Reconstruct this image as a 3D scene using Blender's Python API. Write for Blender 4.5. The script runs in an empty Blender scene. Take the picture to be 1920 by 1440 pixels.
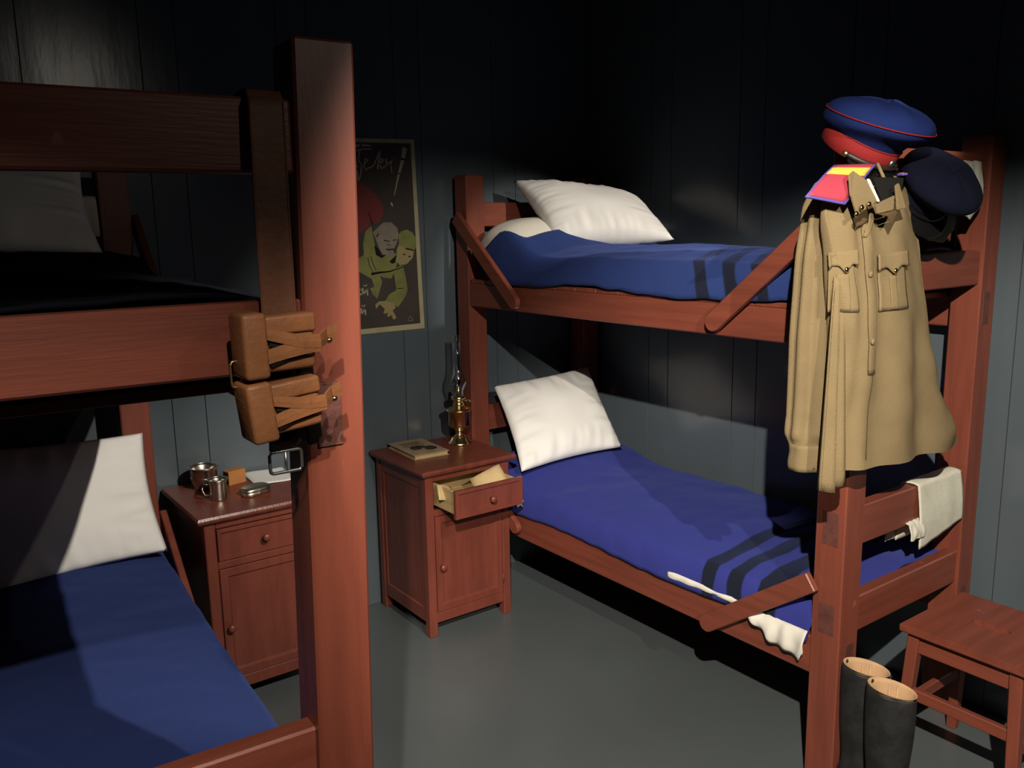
import bpy, bmesh, math, random
from mathutils import Vector, Matrix, noise
R = math.radians
scn = bpy.context.scene
COL = scn.collection

# ---------------------------------------------------------------- camera
CAM = Vector((-0.1209, 0.3290, 1.5915))
YAW, PITCH, ROLL, FPX = 0.6292, -0.1839, -0.0178, 1620.4
f = Vector((math.sin(YAW)*math.cos(PITCH), math.cos(YAW)*math.cos(PITCH), math.sin(PITCH)))
r = Vector((math.cos(YAW), -math.sin(YAW), 0)); u = r.cross(f)
c_, s_ = math.cos(ROLL), math.sin(ROLL)
r2 = r*c_+u*s_; u2 = u*c_-r*s_
cd = bpy.data.cameras.new('camera'); cam = bpy.data.objects.new('camera', cd); COL.objects.link(cam)
M = Matrix.Identity(4)
for i in range(3):
    M[i][0] = r2[i]; M[i][1] = u2[i]; M[i][2] = -f[i]; M[i][3] = CAM[i]
cam.matrix_world = M
cd.sensor_width = 36; cd.lens = FPX/1920*36; cd.clip_start = .02
scn.camera = cam

# ---------------------------------------------------------------- world, lamps, exposure
w = bpy.data.worlds.new('world'); scn.world = w; w.use_nodes = True
bg = w.node_tree.nodes['Background']; bg.inputs[0].default_value = (.75, .9, 1, 1); bg.inputs[1].default_value = .004
def spot(name, loc, target, power, angle, blend, color, size=.02):
    ld = bpy.data.lights.new(name, 'SPOT'); ld.energy = power; ld.spot_size = R(angle); ld.spot_blend = blend
    ld.color = color; ld.shadow_soft_size = size
    o = bpy.data.objects.new(name, ld); COL.objects.link(o); o.location = loc
    o.rotation_euler = (Vector(target)-Vector(loc)).to_track_quat('-Z', 'Y').to_euler()
    return o
WARM = (1, .915, .79)
spot('ceiling_or_fill_spot', (-.5, -.15, 2.75), (1.70, 1.49, .74), 790, 44, .55, WARM)
spot('ceiling_or_fill_spot', (.10, -1.40, 2.75), (1.72, 2.86, .86), 420, 27, .6, WARM)
spot('ceiling_or_fill_spot', (1.08, .10, 2.75), (.64, 3.05, .32), 350, 31, .6, WARM)
spot('ceiling_or_fill_spot', (-.15, -.23, 2.75), (-.08, 1.42, .58), 250, 45, .85, WARM)
spot('ceiling_or_fill_spot', (1.95, -.55, 2.75), (2.22, 2.95, 1.45), 420, 15, .6, WARM)  # added narrow spot that lifts the upper right pillow
spot('ceiling_or_fill_spot', (1.30, -.90, 2.75), (.02, 2.60, 1.55), 15, 36, .8, WARM)  # added weak fill for the left guard rail and upper left pillow
scn.view_settings.view_transform = 'Standard'; scn.view_settings.look = 'None'
scn.view_settings.gamma = 1; scn.view_settings.use_curve_mapping = False
scn.view_settings.exposure = 0.0

# ---------------------------------------------------------------- materials
def mat(name, col, rough=.5, metal=0, spec=.5, var=0, vscale=8, bump=0, bscale=60, stretch=(1, 1, 1), col2=None, wear=0, coat=0):
    m = bpy.data.materials.new(name); m.use_nodes = True; nt = m.node_tree; N = nt.nodes; L = nt.links
    b = N['Principled BSDF']; b.inputs['Roughness'].default_value = rough; b.inputs['Metallic'].default_value = metal
    b.inputs['Specular IOR Level'].default_value = spec; b.inputs['Base Color'].default_value = (*col, 1)
    if coat: b.inputs['Coat Weight'].default_value = coat; b.inputs['Coat Roughness'].default_value = .15
    tc = N.new('ShaderNodeTexCoord'); mp = N.new('ShaderNodeMapping'); mp.inputs['Scale'].default_value = stretch
    L.new(tc.outputs['Object'], mp.inputs['Vector'])
    if var or wear:
        nz = N.new('ShaderNodeTexNoise'); nz.inputs['Scale'].default_value = vscale; nz.inputs['Detail'].default_value = 5
        L.new(mp.outputs[0], nz.inputs['Vector'])
        mx = N.new('ShaderNodeMix'); mx.data_type = 'RGBA'
        c2 = col2 or tuple(x*(1-var) for x in col)
        mx.inputs[6].default_value = (*col, 1); mx.inputs[7].default_value = (*c2, 1)
        mr = N.new('ShaderNodeMapRange'); mr.inputs[1].default_value = .4; mr.inputs[2].default_value = .65
        L.new(nz.outputs[0], mr.inputs[0]); L.new(mr.outputs[0], mx.inputs[0])
        out = mx.outputs[2]
        if wear:
            n2 = N.new('ShaderNodeTexNoise'); n2.inputs['Scale'].default_value = 23; n2.inputs['Detail'].default_value = 8
            L.new(tc.outputs['Object'], n2.inputs['Vector'])
            r2_ = N.new('ShaderNodeMapRange'); r2_.inputs[1].default_value = .70; r2_.inputs[2].default_value = .74
            L.new(n2.outputs[0], r2_.inputs[0])
            m2 = N.new('ShaderNodeMix'); m2.data_type = 'RGBA'; m2.inputs[7].default_value = (*[min(1, x*1.6+.05) for x in col], 1)
            ml = N.new('ShaderNodeMath'); ml.operation = 'MULTIPLY'; ml.inputs[1].default_value = wear
            L.new(r2_.outputs[0], ml.inputs[0]); L.new(ml.outputs[0], m2.inputs[0]); L.new(out, m2.inputs[6]); out = m2.outputs[2]
        L.new(out, b.inputs['Base Color'])
    if bump:
        nb = N.new('ShaderNodeTexNoise'); nb.inputs['Scale'].default_value = bscale; nb.inputs['Detail'].default_value = 6
        L.new(mp.outputs[0], nb.inputs['Vector'])
        bp = N.new('ShaderNodeBump'); bp.inputs['Strength'].default_value = bump; bp.inputs['Distance'].default_value = .004
        L.new(nb.outputs[0], bp.inputs['Height']); L.new(bp.outputs[0], b.inputs['Normal'])
    return m
RED = (.205, .052, .030)
red_x = mat('red_paint_grain_x', RED, .42, var=.22, vscale=5, bump=.13, bscale=30, stretch=(.6, 6, 8), wear=.5)
red_y = mat('red_paint_grain_y', RED, .42, var=.22, vscale=5, bump=.13, bscale=30, stretch=(6, .6, 8), wear=.5)
red_z = mat('red_paint_grain_z', RED, .42, var=.20, vscale=5, bump=.13, bscale=30, stretch=(6, 6, .6), wear=.5)
red_c = mat('red_paint_cabinet', (.185, .046, .029), .33, var=.2, vscale=6, bump=.2, bscale=30, stretch=(5, 5, .8), wear=.3)
red_dull = mat('red_paint_end_grain', (.125, .040, .030), .6, var=.3, vscale=30, bump=.4, bscale=90)
slate = mat('slate_wall_paint', (.092, .114, .130), .22, var=.12, vscale=3, bump=.30, bscale=14, stretch=(1, 1, .25), spec=.5)
black = mat('wall_gap_black', (.004, .004, .004), .8)
floor_m = mat('grey_floor_paint', (.095, .110, .114), .28, var=.10, vscale=1.6, bump=.06, bscale=18, wear=.25)
sheet_m = mat('white_cotton', (.72, .68, .60), .85, spec=.2, var=.05, vscale=6, bump=.35, bscale=16)
pillow_m = mat('pillow_cotton', (.82, .80, .77), .85, spec=.15, var=.03, vscale=4, bump=.3, bscale=11)
towel_m = mat('white_towel', (.66, .64, .53), .95, spec=.1, var=.06, vscale=40, bump=.5, bscale=300)
khaki = mat('khaki_cotton', (.222, .162, .083), .9, spec=.15, var=.14, vscale=7, bump=.5, bscale=420)
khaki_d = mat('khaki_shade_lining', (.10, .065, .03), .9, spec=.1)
leather = mat('tan_leather', (.27, .105, .040), .48, spec=.45, var=.3, vscale=14, bump=.25, bscale=120)
strap_m = mat('brown_strap_leather', (.21, .082, .040), .55, spec=.4, var=.3, vscale=16, bump=.25, bscale=120)
dark_l = mat('dark_belt_leather', (.020, .012, .009), .5, bump=.3, bscale=90)
boot_m = mat('black_boot_leather', (.010, .010, .010), .55, spec=.4, var=.3, vscale=14, bump=.5, bscale=70, col2=(.022, .021, .02))
boot_in = mat('boot_tan_lining', (.52, .32, .17), .8, var=.15, vscale=20, bump=.3, bscale=40)
brass = mat('brass', (.88, .70, .36), .20, metal=1)
brass_d = mat('brass_dull', (.62, .44, .20), .35, metal=1)
silver = mat('nickel', (.66, .62, .52), .28, metal=1, var=.3, vscale=25)
steel = mat('steel', (.42, .42, .42), .4, metal=1)
tin_m = mat('tin', (.60, .55, .42), .36, metal=1, var=.35, vscale=30)
paper = mat('paper_white', (.74, .73, .70), .9, var=.03)
paper_y = mat('paper_aged', (.55, .40, .20), .9, var=.2, vscale=12)
card_m = mat('orange_card', (.42, .17, .05), .8, var=.12, vscale=20)
book_m = mat('book_cover', (.50, .36, .22), .75, var=.3, vscale=18)
ink = mat('ink_dark', (.010, .009, .008), .85, spec=.2)
wood_l = mat('pale_drawer_wood', (.52, .36, .17), .7, var=.2, vscale=12, stretch=(1, .2, 5))
cap_blue = mat('cap_blue_wool', (.011, .022, .105), .95, spec=.1, bump=.4, bscale=300)
cap_red = mat('cap_red_band', (.22, .014, .014), .8, spec=.2, bump=.3, bscale=300)
cap_dark = mat('cap_navy_shade', (.0035, .004, .012), .95, spec=.1, bump=.3, bscale=300)  # dark navy taken near black, shade put into the colour
patent = mat('patent_black', (.006, .006, .006), .18)
board_red = mat('board_raspberry', (.34, .032, .055), .8)
board_blue = mat('board_blue_piping', (.10, .07, .35), .8)
board_yel = mat('board_yellow_braid', (.80, .48, .07), .6, bump=.5, bscale=300)
pp_dark = mat('poster_dark', (.060, .048, .040), .7, var=.25, vscale=5, spec=.3)
pp_bord = mat('poster_border', (.42, .38, .22), .75, var=.15, vscale=12, spec=.3)
pp_red = mat('poster_red', (.16, .022, .022), .7)
pp_green = mat('poster_green', (.20, .21, .055), .7, var=.25, vscale=20)
pp_grey = mat('poster_grey', (.23, .20, .15), .7, var=.2, vscale=30)
pp_face = mat('poster_ochre', (.30, .24, .10), .7)
pp_ink = mat('poster_chalk', (.36, .32, .22), .7)
def glass():
    m = bpy.data.materials.new('clear_glass'); m.use_nodes = True; nt = m.node_tree; N = nt.nodes; L = nt.links
    N.remove(N['Principled BSDF']); o = N['Material Output']
    tr = N.new('ShaderNodeBsdfTransparent'); tr.inputs[0].default_value = (.93, .95, .94, 1)
    gl = N.new('ShaderNodeBsdfGlossy'); gl.inputs['Roughness'].default_value = .04
    lw = N.new('ShaderNodeLayerWeight'); lw.inputs[0].default_value = .35
    mr = N.new('ShaderNodeMapRange'); mr.inputs[3].default_value = .05; mr.inputs[4].default_value = .55
    L.new(lw.outputs['Facing'], mr.inputs[0]); mx = N.new('ShaderNodeMixShader')
    L.new(mr.outputs[0], mx.inputs[0]); L.new(tr.outputs[0], mx.inputs[1]); L.new(gl.outputs[0], mx.inputs[2]); L.new(mx.outputs[0], o.inputs[0])
    return m
glass_m = glass()
def blanket_mat(name, col, stripes, skew, bend):
    m = mat(name, col, .97, spec=.08, bump=.55, bscale=260)
    nt = m.node_tree; N = nt.nodes; L = nt.links; b = N['Principled BSDF']
    b.inputs['Sheen Weight'].default_value = .15; b.inputs['Sheen Tint'].default_value = (.25, .35, 1, 1)
    uv = N.new('ShaderNodeUVMap'); sp = N.new('ShaderNodeSeparateXYZ'); L.new(uv.outputs[0], sp.inputs[0])
    nz = N.new('ShaderNodeTexNoise'); nz.inputs['Scale'].default_value = 5
    L.new(uv.outputs[0], nz.inputs['Vector'])
    a = N.new('ShaderNodeMath'); a.operation = 'MULTIPLY_ADD'; a.inputs[1].default_value = .05
    L.new(nz.outputs[0], a.inputs[0]); L.new(sp.outputs[1], a.inputs[2])
    cur = a.outputs[0]
    k = N.new('ShaderNodeMath'); k.operation = 'MULTIPLY_ADD'; k.inputs[1].default_value = skew
    L.new(sp.outputs[0], k.inputs[0]); L.new(cur, k.inputs[2]); cur = k.outputs[0]
    acc = None
    for c, h in stripes:
        d = N.new('ShaderNodeMath'); d.operation = 'SUBTRACT'; d.inputs[1].default_value = c+.025; L.new(cur, d.inputs[0])
        e = N.new('ShaderNodeMath'); e.operation = 'ABSOLUTE'; L.new(d.outputs[0], e.inputs[0])
        g = N.new('ShaderNodeMapRange'); g.inputs[1].default_value = h-.003; g.inputs[2].default_value = h+.003; g.inputs[3].default_value = 1; g.inputs[4].default_value = 0
        L.new(e.outputs[0], g.inputs[0])
        if acc is None: acc = g.outputs[0]
        else:
            q = N.new('ShaderNodeMath'); q.operation = 'MAXIMUM'; L.new(acc, q.inputs[0]); L.new(g.outputs[0], q.inputs[1]); acc = q.outputs[0]
    if acc is not None:
        mx = N.new('ShaderNodeMix'); mx.data_type = 'RGBA'; mx.inputs[6].default_value = (*col, 1); mx.inputs[7].default_value = (.012, .014, .022, 1)
        L.new(acc, mx.inputs[0]); L.new(mx.outputs[2], b.inputs['Base Color'])
    return m
BL = (.014, .022, .150)

# ---------------------------------------------------------------- helpers
def link(name, me, m, parent=None, loc=(0, 0, 0), rot=(0, 0, 0), smooth=False):
    o = bpy.data.objects.new(name, me); COL.objects.link(o)
    if m is not None: me.materials.append(m)
    if parent: o.parent = parent
    o.location = loc; o.rotation_euler = rot
    if smooth:
        for p in me.polygons: p.use_smooth = True
    return o
def tag(o, label=None, cat=None, group=None, kind=None):
    if label: o['label'] = label
    if cat: o['category'] = cat
    if group: o['group'] = group
    if kind: o['kind'] = kind
    return o
def empty(name, loc, rot=(0, 0, 0)):
    o = bpy.data.objects.new(name, None); COL.objects.link(o); o.empty_display_size = .05
    o.location = loc; o.rotation_euler = rot; return o
def box_me(name, p0, p1, bev=.003, seg=1):
    bm = bmesh.new(); bmesh.ops.create_cube(bm, size=1)
    for v in bm.verts:
        v.co = Vector([p0[i]+(v.co[i]+.5)*(p1[i]-p0[i]) for i in range(3)])
    if bev: bmesh.ops.bevel(bm, geom=bm.edges[:], offset=bev, segments=seg, affect='EDGES', profile=.6)
    me = bpy.data.meshes.new(name); bm.to_mesh(me); bm.free(); return me
def box(name, p0, p1, m, parent=None, bev=.003, seg=1, **k):
    return link(name, box_me(name, p0, p1, bev, seg), m, parent, **k)
def bar(name, a, b, wid, thick, up, m, parent, bev=.003, round_end=False):
    """straight board from a to b: wid measured in the board plane, thick along 'up'"""
    a = Vector(a); b = Vector(b); d = (b-a); L = d.length; d.normalize(); n = Vector(up).normalized(); s = n.cross(d).normalized()
    bm = bmesh.new()
    if round_end:
        pts = [(0, -wid/2), (L-wid/2, -wid/2)]
        for i in range(1, 8): t = -math.pi/2+math.pi*i/8; pts.append((L-wid/2+math.cos(t)*wid/2, math.sin(t)*wid/2))
        pts += [(L-wid/2, wid/2), (0, wid/2)]
    else: pts = [(0, -wid/2), (L, -wid/2), (L, wid/2), (0, wid/2)]
    lo = [bm.verts.new(a+d*x+s*y-n*thick/2) for x, y in pts]; hi = [bm.verts.new(a+d*x+s*y+n*thick/2) for x, y in pts]
    bm.faces.new(lo[::-1]); bm.faces.new(hi); k = len(pts)
    for i in range(k): bm.faces.new((lo[i], lo[(i+1) % k], hi[(i+1) % k], hi[i]))
    bmesh.ops.recalc_face_normals(bm, faces=bm.faces[:])
    if bev: bmesh.ops.bevel(bm, geom=[e for e in bm.edges if e.calc_face_angle(0) > .9], offset=bev, segments=1, affect='EDGES')
    me = bpy.data.meshes.new(name); bm.to_mesh(me); bm.free(); return link(name, me, m, parent)
def lathe(name, prof, m, parent=None, n=32, loc=(0, 0, 0), rot=(0, 0, 0), smooth=True, cap=True, sx=1, sy=1):
    bm = bmesh.new(); rings = []
    for (rr, z) in prof:
        if rr < 1e-5: rings.append([bm.verts.new((0, 0, z))])
        else: rings.append([bm.verts.new((sx*rr*math.cos(2*math.pi*i/n), sy*rr*math.sin(2*math.pi*i/n), z)) for i in range(n)])
    for A, B in zip(rings, rings[1:]):
        for i in range(n):
            j = (i+1) % n
            if len(A) == 1 and len(B) == 1: continue
            if len(A) == 1: bm.faces.new((A[0], B[j], B[i]))
            elif len(B) == 1: bm.faces.new((A[i], A[j], B[0]))
            else: bm.faces.new((A[i], A[j], B[j], B[i]))
    if cap:
        if len(rings[0]) > 1: bm.faces.new(rings[0][::-1])
        if len(rings[-1]) > 1: bm.faces.new(rings[-1])
    bmesh.ops.recalc_face_normals(bm, faces=bm.faces[:])
    me = bpy.data.meshes.new(name); bm.to_mesh(me); bm.free()
    o = link(name, me, m, parent, loc, rot, smooth)
    return o
def tube(name, pts, rad, m, parent=None, n=8, closed=False, flat=1):
    pts = [Vector(p) for p in pts]; bm = bmesh.new(); rings = []; k = len(pts)
    for i, p in enumerate(pts):
        if closed: d = pts[(i+1) % k]-pts[i-1]
        else: d = pts[min(i+1, k-1)]-pts[max(i-1, 0)]
        d.normalize(); a = Vector((0, 0, 1)) if abs(d.z) < .9 else Vector((1, 0, 0))
        s = d.cross(a).normalized(); t = s.cross(d)
        rings.append([bm.verts.new(p+s*math.cos(q)*rad+t*math.sin(q)*rad*flat) for q in [2*math.pi*j/n for j in range(n)]])
    rr = list(zip(rings, rings[1:]))+([(rings[-1], rings[0])] if closed else [])
    for A, B in rr:
        for j in range(n): bm.faces.new((A[j], A[(j+1) % n], B[(j+1) % n], B[j]))
    if not closed: bm.faces.new(rings[0][::-1]); bm.faces.new(rings[-1])
    bmesh.ops.recalc_face_normals(bm, faces=bm.faces[:])
    me = bpy.data.meshes.new(name); bm.to_mesh(me); bm.free(); return link(name, me, m, parent, smooth=True)
def grid(name, P, m, parent=None, thick=0, closed_u=False, smooth=True, uv=None, sub=0, offset=-1):
    nu, nv = len(P), len(P[0]); verts = [tuple(p) for row in P for p in row]; faces = []
    for i in range(nu if closed_u else nu-1):
        for j in range(nv-1):
            i2 = (i+1) % nu; faces.append((i*nv+j, i2*nv+j, i2*nv+j+1, i*nv+j+1))
    me = bpy.data.meshes.new(name); me.from_pydata(verts, [], faces); me.update()
    if uv:
        l = me.uv_layers.new(name='UVMap')
        for lp in me.loops: i, j = divmod(lp.vertex_index, nv); l.data[lp.index].uv = uv[i][j]
    o = link(name, me, m, parent, smooth=smooth)
    if thick:
        md = o.modifiers.new('s', 'SOLIDIFY'); md.thickness = thick; md.offset = offset
    if sub:
        md = o.modifiers.new('d', 'SUBSURF'); md.levels = sub; md.render_levels = sub
    return o
def prism(name, pts, m, parent, thick, n, bev=0, smooth=False):
    """closed polygon of 3-D points pushed by thick along n"""
    n = Vector(n).normalized(); bm = bmesh.new()
    lo = [bm.verts.new(Vector(p)) for p in pts]; hi = [bm.verts.new(Vector(p)+n*thick) for p in pts]; k = len(pts)
    bm.faces.new(lo); bm.faces.new(hi[::-1])
    for i in range(k): bm.faces.new((lo[i], lo[(i+1) % k], hi[(i+1) % k], hi[i]))
    bmesh.ops.recalc_face_normals(bm, faces=bm.faces[:])
    if bev: bmesh.ops.bevel(bm, geom=[e for e in bm.edges if e.calc_face_angle(0) > .6], offset=bev, segments=2, affect='EDGES')
    me = bpy.data.meshes.new(name); bm.to_mesh(me); bm.free(); return link(name, me, m, parent, smooth=smooth)
def lerp(a, b, t): return a+(b-a)*t
def interp(tab, x):
    if x <= tab[0][0]: return tab[0][1]
    for (a, p), (b, q) in zip(tab, tab[1:]):
        if x <= b: t = (x-a)/(b-a); t = t*t*(3-2*t)*.5+t*.5; return p+(q-p)*t
    return tab[-1][1]
def nz(x, y, z=0): return noise.noise(Vector((x, y, z)))

# ---------------------------------------------------------------- the setting
YA, XB = 3.486, 2.63
fl = tag(box('floor', (-3, -2.2, -.05), (XB+.06, YA+.06, 0), floor_m, bev=0), 'slate grey painted floor', kind='structure')
wa = tag(box('wall_back', (-3, YA+.020, 0), (XB+.08, YA+.06, 3.3), black, bev=0), kind='structure')
wb = tag(box('wall_right', (XB+.020, -2.2, 0), (XB+.06, YA+.019, 3.3), black, bev=0), kind='structure')
def planks(wall, lo, hi, first, axis):
    edges = []; x = first
    while x > lo: x -= .474
    while x < hi: edges += [x, x+.117]; x += .474
    edges = [lo]+[e for e in edges if lo+.02 < e < hi-.02]+[hi]
    for a, b in zip(edges, edges[1:]):
        g = .0012; z1 = 3.3
        if axis == 'x': me = box_me('plank', (a+g, YA, .001), (b-g, YA+.0195, z1), .0008)
        else: me = box_me('plank', (XB, a+g, .001), (XB+.0195, b-g, z1), .0008)
        link('plank', me, slate, wall)
planks(wa, -3, XB, 1.624, 'x'); planks(wb, -2.2, YA, 2.472, 'y')

# ---------------------------------------------------------------- bunk beds
BW, BLn, PZ = .722, 1.872, .09
RA, RB, RC, RD = (.454, .559), (.710, .822), (1.388, 1.490), (1.665, 1.765)
LZ, UZ = (.326, .438), (1.253, 1.366)
def bunk_bed(loc, rotz, label, lean=None, zfoot=1.82, off=(0, 0)):
    t = tag(empty('bunk_bed', loc, (0, 0, rotz)), label, 'bed', 'red bunk beds')
    ox, oy = off
    def B(name, a, b, m, bev=.004):
        return box(name, (a[0]-ox, a[1]-oy, a[2]), (b[0]-ox, b[1]-oy, b[2]), m, t, bev)
    for ix, x in enumerate((0, BW-PZ)):
        for iy, (y, h) in enumerate(((0, zfoot), (BLn-PZ, 1.79))):
            o = B('post', (x, y, 0), (x+PZ, y+PZ, h), red_z)
            if lean and (ix, iy) == lean[0]:
                for v in o.data.vertices:
                    v.co.x += lean[1]*(v.co.z-1.2); v.co.y += lean[2]*(v.co.z-1.2)
    for x0 in (.004, BW-.044):
        for z0, z1 in (LZ, (UZ[0], UZ[1]-.017)):
            B('side_rail', (x0, PZ-.01, z0), (x0+.04, BLn-PZ+.01, z1), red_y)
    for yy, dz in ((.010, 0), (BLn-.05, 1)):
        for k, (z0, z1) in enumerate((RA, RB, RC, RD)):
            s = -.085 if (dz and k == 3) else (-.015 if dz and k == 1 else 0)
            B('end_rail', (PZ-.01, yy, z0+s), (BW-PZ+.01, yy+.04, z1+s), red_x)
    n = 15
    for zz in (UZ[1]-.0165, LZ[1]-.03):
        wS = (BLn-2*PZ-.02)/n; up = zz > 1
        for i in range(n):
            y0 = PZ+.01+i*wS; e = .0045 if up else .046
            B('slat', (e, y0+.002, zz), (BW-e, y0+wS-.002, zz+.016), red_x, .0015)
    for x in (-.0185, BW+.0185):          # braces, flat boards on the outer faces
        nx = (1, 0, 0)
        FT = () if (lean and x > 0) else (((.080, 1.606), (.470, 1.278)), ((.078, .611), (.465, .335)))
        for (ya, za), (yb, zb) in FT+(((BLn-.035, 1.62), (BLn-.455, 1.275)), ((BLn-.035, .63), (BLn-.44, .365))):
            bar('brace', (x-ox, ya-oy, za), (x-ox, yb-oy, zb), .056, .022, nx, red_y, t, .003, True)
    for x, sx in ((0, -1), (BW, 1)):
        for z0, z1 in (() if (lean and x > 0) else (RA, RB, RC)):
            xx = x+sx*.0015
            B('tenon', (min(xx, x), .018, z0+.012), (max(xx, x)+(.0005), .066, z1-.006), red_dull, .0006)
        for z0, z1 in ((UZ,) if (lean and x > 0) else (LZ, UZ)):
            xa = .032 if sx < 0 else BW-.072
            B('tenon', (xa, -.002, z0+.018), (xa+.038, .0005, z1), red_dull, .0006)
    return t
bedR = bunk_bed((1.868, 1.574, 0), 0, 'red wooden bunk bed along the right wall, tunic and cap hanging at its foot')
bedL = bunk_bed((.448, 1.495, 0), R(-3.3), 'red wooden bunk bed on the left with the tall near corner post and leather pouches', lean=((1, 0), .03, .02), zfoot=1.85, off=(BW, 0))

def bed_frame(bed):
    if bed is bedR: return Vector((1.868, 1.574, 0)), 0, 0
    return Vector((.448, 1.495, 0)), R(-3.3), BW
def to_bed(bed, p):
    L, a, ox = bed_frame(bed); x, y, z = p[0]-ox, p[1], p[2]
    return (L.x+x*math.cos(a)-y*math.sin(a), L.y+x*math.sin(a)+y*math.cos(a), z)

def bed_top(zb, x, y, head):
    t = min(max((y-1.30)/.30, 0), 1); t = t*t*(3-2*t)
    return zb+.095+.028*math.sin(math.pi*min(max(x/BW, 0), 1))+head*t*(.8+.2*x/BW)+.007*nz(x*5, y*4, zb)
def mattress(bed, zb, label, head, lowface=.0):
    t = tag(empty('mattress', to_bed(bed, (BW/2, BLn/2, zb))), label, 'mattress', None)
    L, a, ox = bed_frame(bed); t.rotation_euler = (0, 0, a)
    P = []; nu, nv = 40, 56
    for i in range(nu):
        q = 2*math.pi*i/nu; c, s = math.cos(q), math.sin(q)
        sx = math.copysign(abs(c)**.35, c); szz = math.copysign(abs(s)**.5, s); row = []
        for j in range(nv+1):
            v = j/nv; e = min(v, 1-v)*nv/3.0; k = min(1, e)**.5 if e < 1 else 1
            y = .065+v*(BLn-.162); x = BW/2+sx*(BW/2-.020)*(.93+.07*k)
            top = bed_top(zb, x, y, head)-.012; mid = (zb+.002+top)/2; h = (top-zb-.002)/2
            row.append((x-BW/2, y-BLn/2, mid+szz*h*(.25+.75*k)-zb))
        P.append(row)
    m = grid('sheeted_pad', P, sheet_m, t, closed_u=True)
    bm = bmesh.new(); bm.from_mesh(m.data); bmesh.ops.holes_fill(bm, edges=bm.edges[:]); bmesh.ops.recalc_face_normals(bm, faces=bm.faces[:]); bm.to_mesh(m.data); bm.free()
    for p in m.data.polygons: p.use_smooth = True
    return t
def blanket(bed, zb, label, m, head, y0, y1, hem, skew=0.0, wrinkle=.006, back=.02):
    """cloth over the pad: s runs from the aisle hem over the top to the wall side"""
    L, a, ox = bed_frame(bed)
    P, U = [], []; nu, nv = 70, 130
    side = 1 if bed is bedL else 0
    for i in range(nu+1):
        s = i/nu; row, ur = [], []
        for j in range(nv+1):
            v = j/nv
            ys = y0+.055*max(0, 1-s/.25)+.05*max(0, (s-.85)/.15); q_ = min(1, s/.19); ye = y1-skew*q_*q_*(3-2*q_); y = lerp(ys, ye, v)
            # outline across the bed (x from the aisle side, measured before mirroring)
            if s < .16:
                k = s/.16; hz = zb+hem(y)+.0; e = math.sin(k*math.pi/2); x = -.001+.035*(1-math.cos(k*math.pi/2)); 
                top = bed_top(zb, .035, y, head); z = lerp(hz, top-.006, e)
            elif s > .92:
                k = (s-.92)/.08; x = BW-.045+.028*math.sin(k*math.pi/2); top = bed_top(zb, BW-.045, y, head); z = top-.0-(top-zb-.01)*(1-math.cos(k*math.pi/2))
            else:
                k = (s-.16)/.76; x = lerp(.034, BW-.045, k); top = bed_top(zb, x, y, head)
                edge = min(1, k/.12); z = top-.006*(1-edge)
            wr = wrinkle*(nz(x*6+3, y*9, zb)+.6*nz(x*14, y*17+5, zb))
            z += wr+.006
            if s < .16: x -= .004*abs(nz(y*7, s*6, zb+4))
            if side: px = BW-x
            else: px = x
            row.append(Vector((px-BW/2, y-BLn/2, z-zb))); ur.append((s*.95, y))
        P.append(row); U.append(ur)
    o = grid('blanket', P, m, None, thick=.007, uv=U, offset=1 if not side else -1)
    o.location = to_bed(bed, (BW/2, BLn/2, zb)); o.rotation_euler = (0, 0, a)
    tag(o, label, 'blanket', None)
    return o
def hemU(y): return .006+ -.014+.010*math.sin(y*7.2+.6)+.008*nz(y*3, 2)+(.055 if y > 1.6 else 0)*min(1, (y-1.6)/.08 if y > 1.6 else 0)
def hemL(y): return .000+.008*math.sin(y*6+1)+.004*nz(y*4, 9)-.028*max(0, 1-abs(y-.15)/.2)
blU = blanket_mat('blue_wool_upper', (.023, .042, .155), [(.500, .024), (.385, .024), (.285, .02)], -.34, 0)
blL = blanket_mat('blue_wool_lower', (.036, .042, .235), [(.455, .026), (.355, .026), (.240, .034)], -.02, 0)
bl_dark = mat('shade_dark_wool', (.006, .007, .012), .97, spec=.08)  # wool colour lowered to near black to stand for the bunk's shadow
blP = blanket_mat('blue_wool_plain', (.020, .034, .125), [], 0, 0)
mattress(bedR, UZ[1], 'white sheeted mattress on the right upper bunk, its bare end beside the head post', .165)
mattress(bedR, LZ[1]-.012, 'white sheeted mattress on the lower bunk of the right bed', .05)
mattress(bedL, UZ[1], 'mattress in deep shade on the upper bunk of the left bed', .05)
mattress(bedL, LZ[1]-.012, 'mattress under the blue blanket on the lower bunk of the left bed', .02)
blanket(bedR, UZ[1], 'blue wool blanket with three dark stripes on the upper bunk of the right bed', blU, .165, .07, 1.69, hemU, skew=.24)
blanket(bedR, LZ[1]-.012, 'bright blue wool blanket with three dark stripes on the lower bunk of the right bed', blL, .05, .045, 1.76, hemL)
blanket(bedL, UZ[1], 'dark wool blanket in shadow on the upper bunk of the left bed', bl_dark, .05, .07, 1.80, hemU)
blanket(bedL, LZ[1]-.012, 'plain dark blue wool blanket on the lower bunk of the left bed', blP, .02, .06, 1.79, lambda y: .0)

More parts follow.
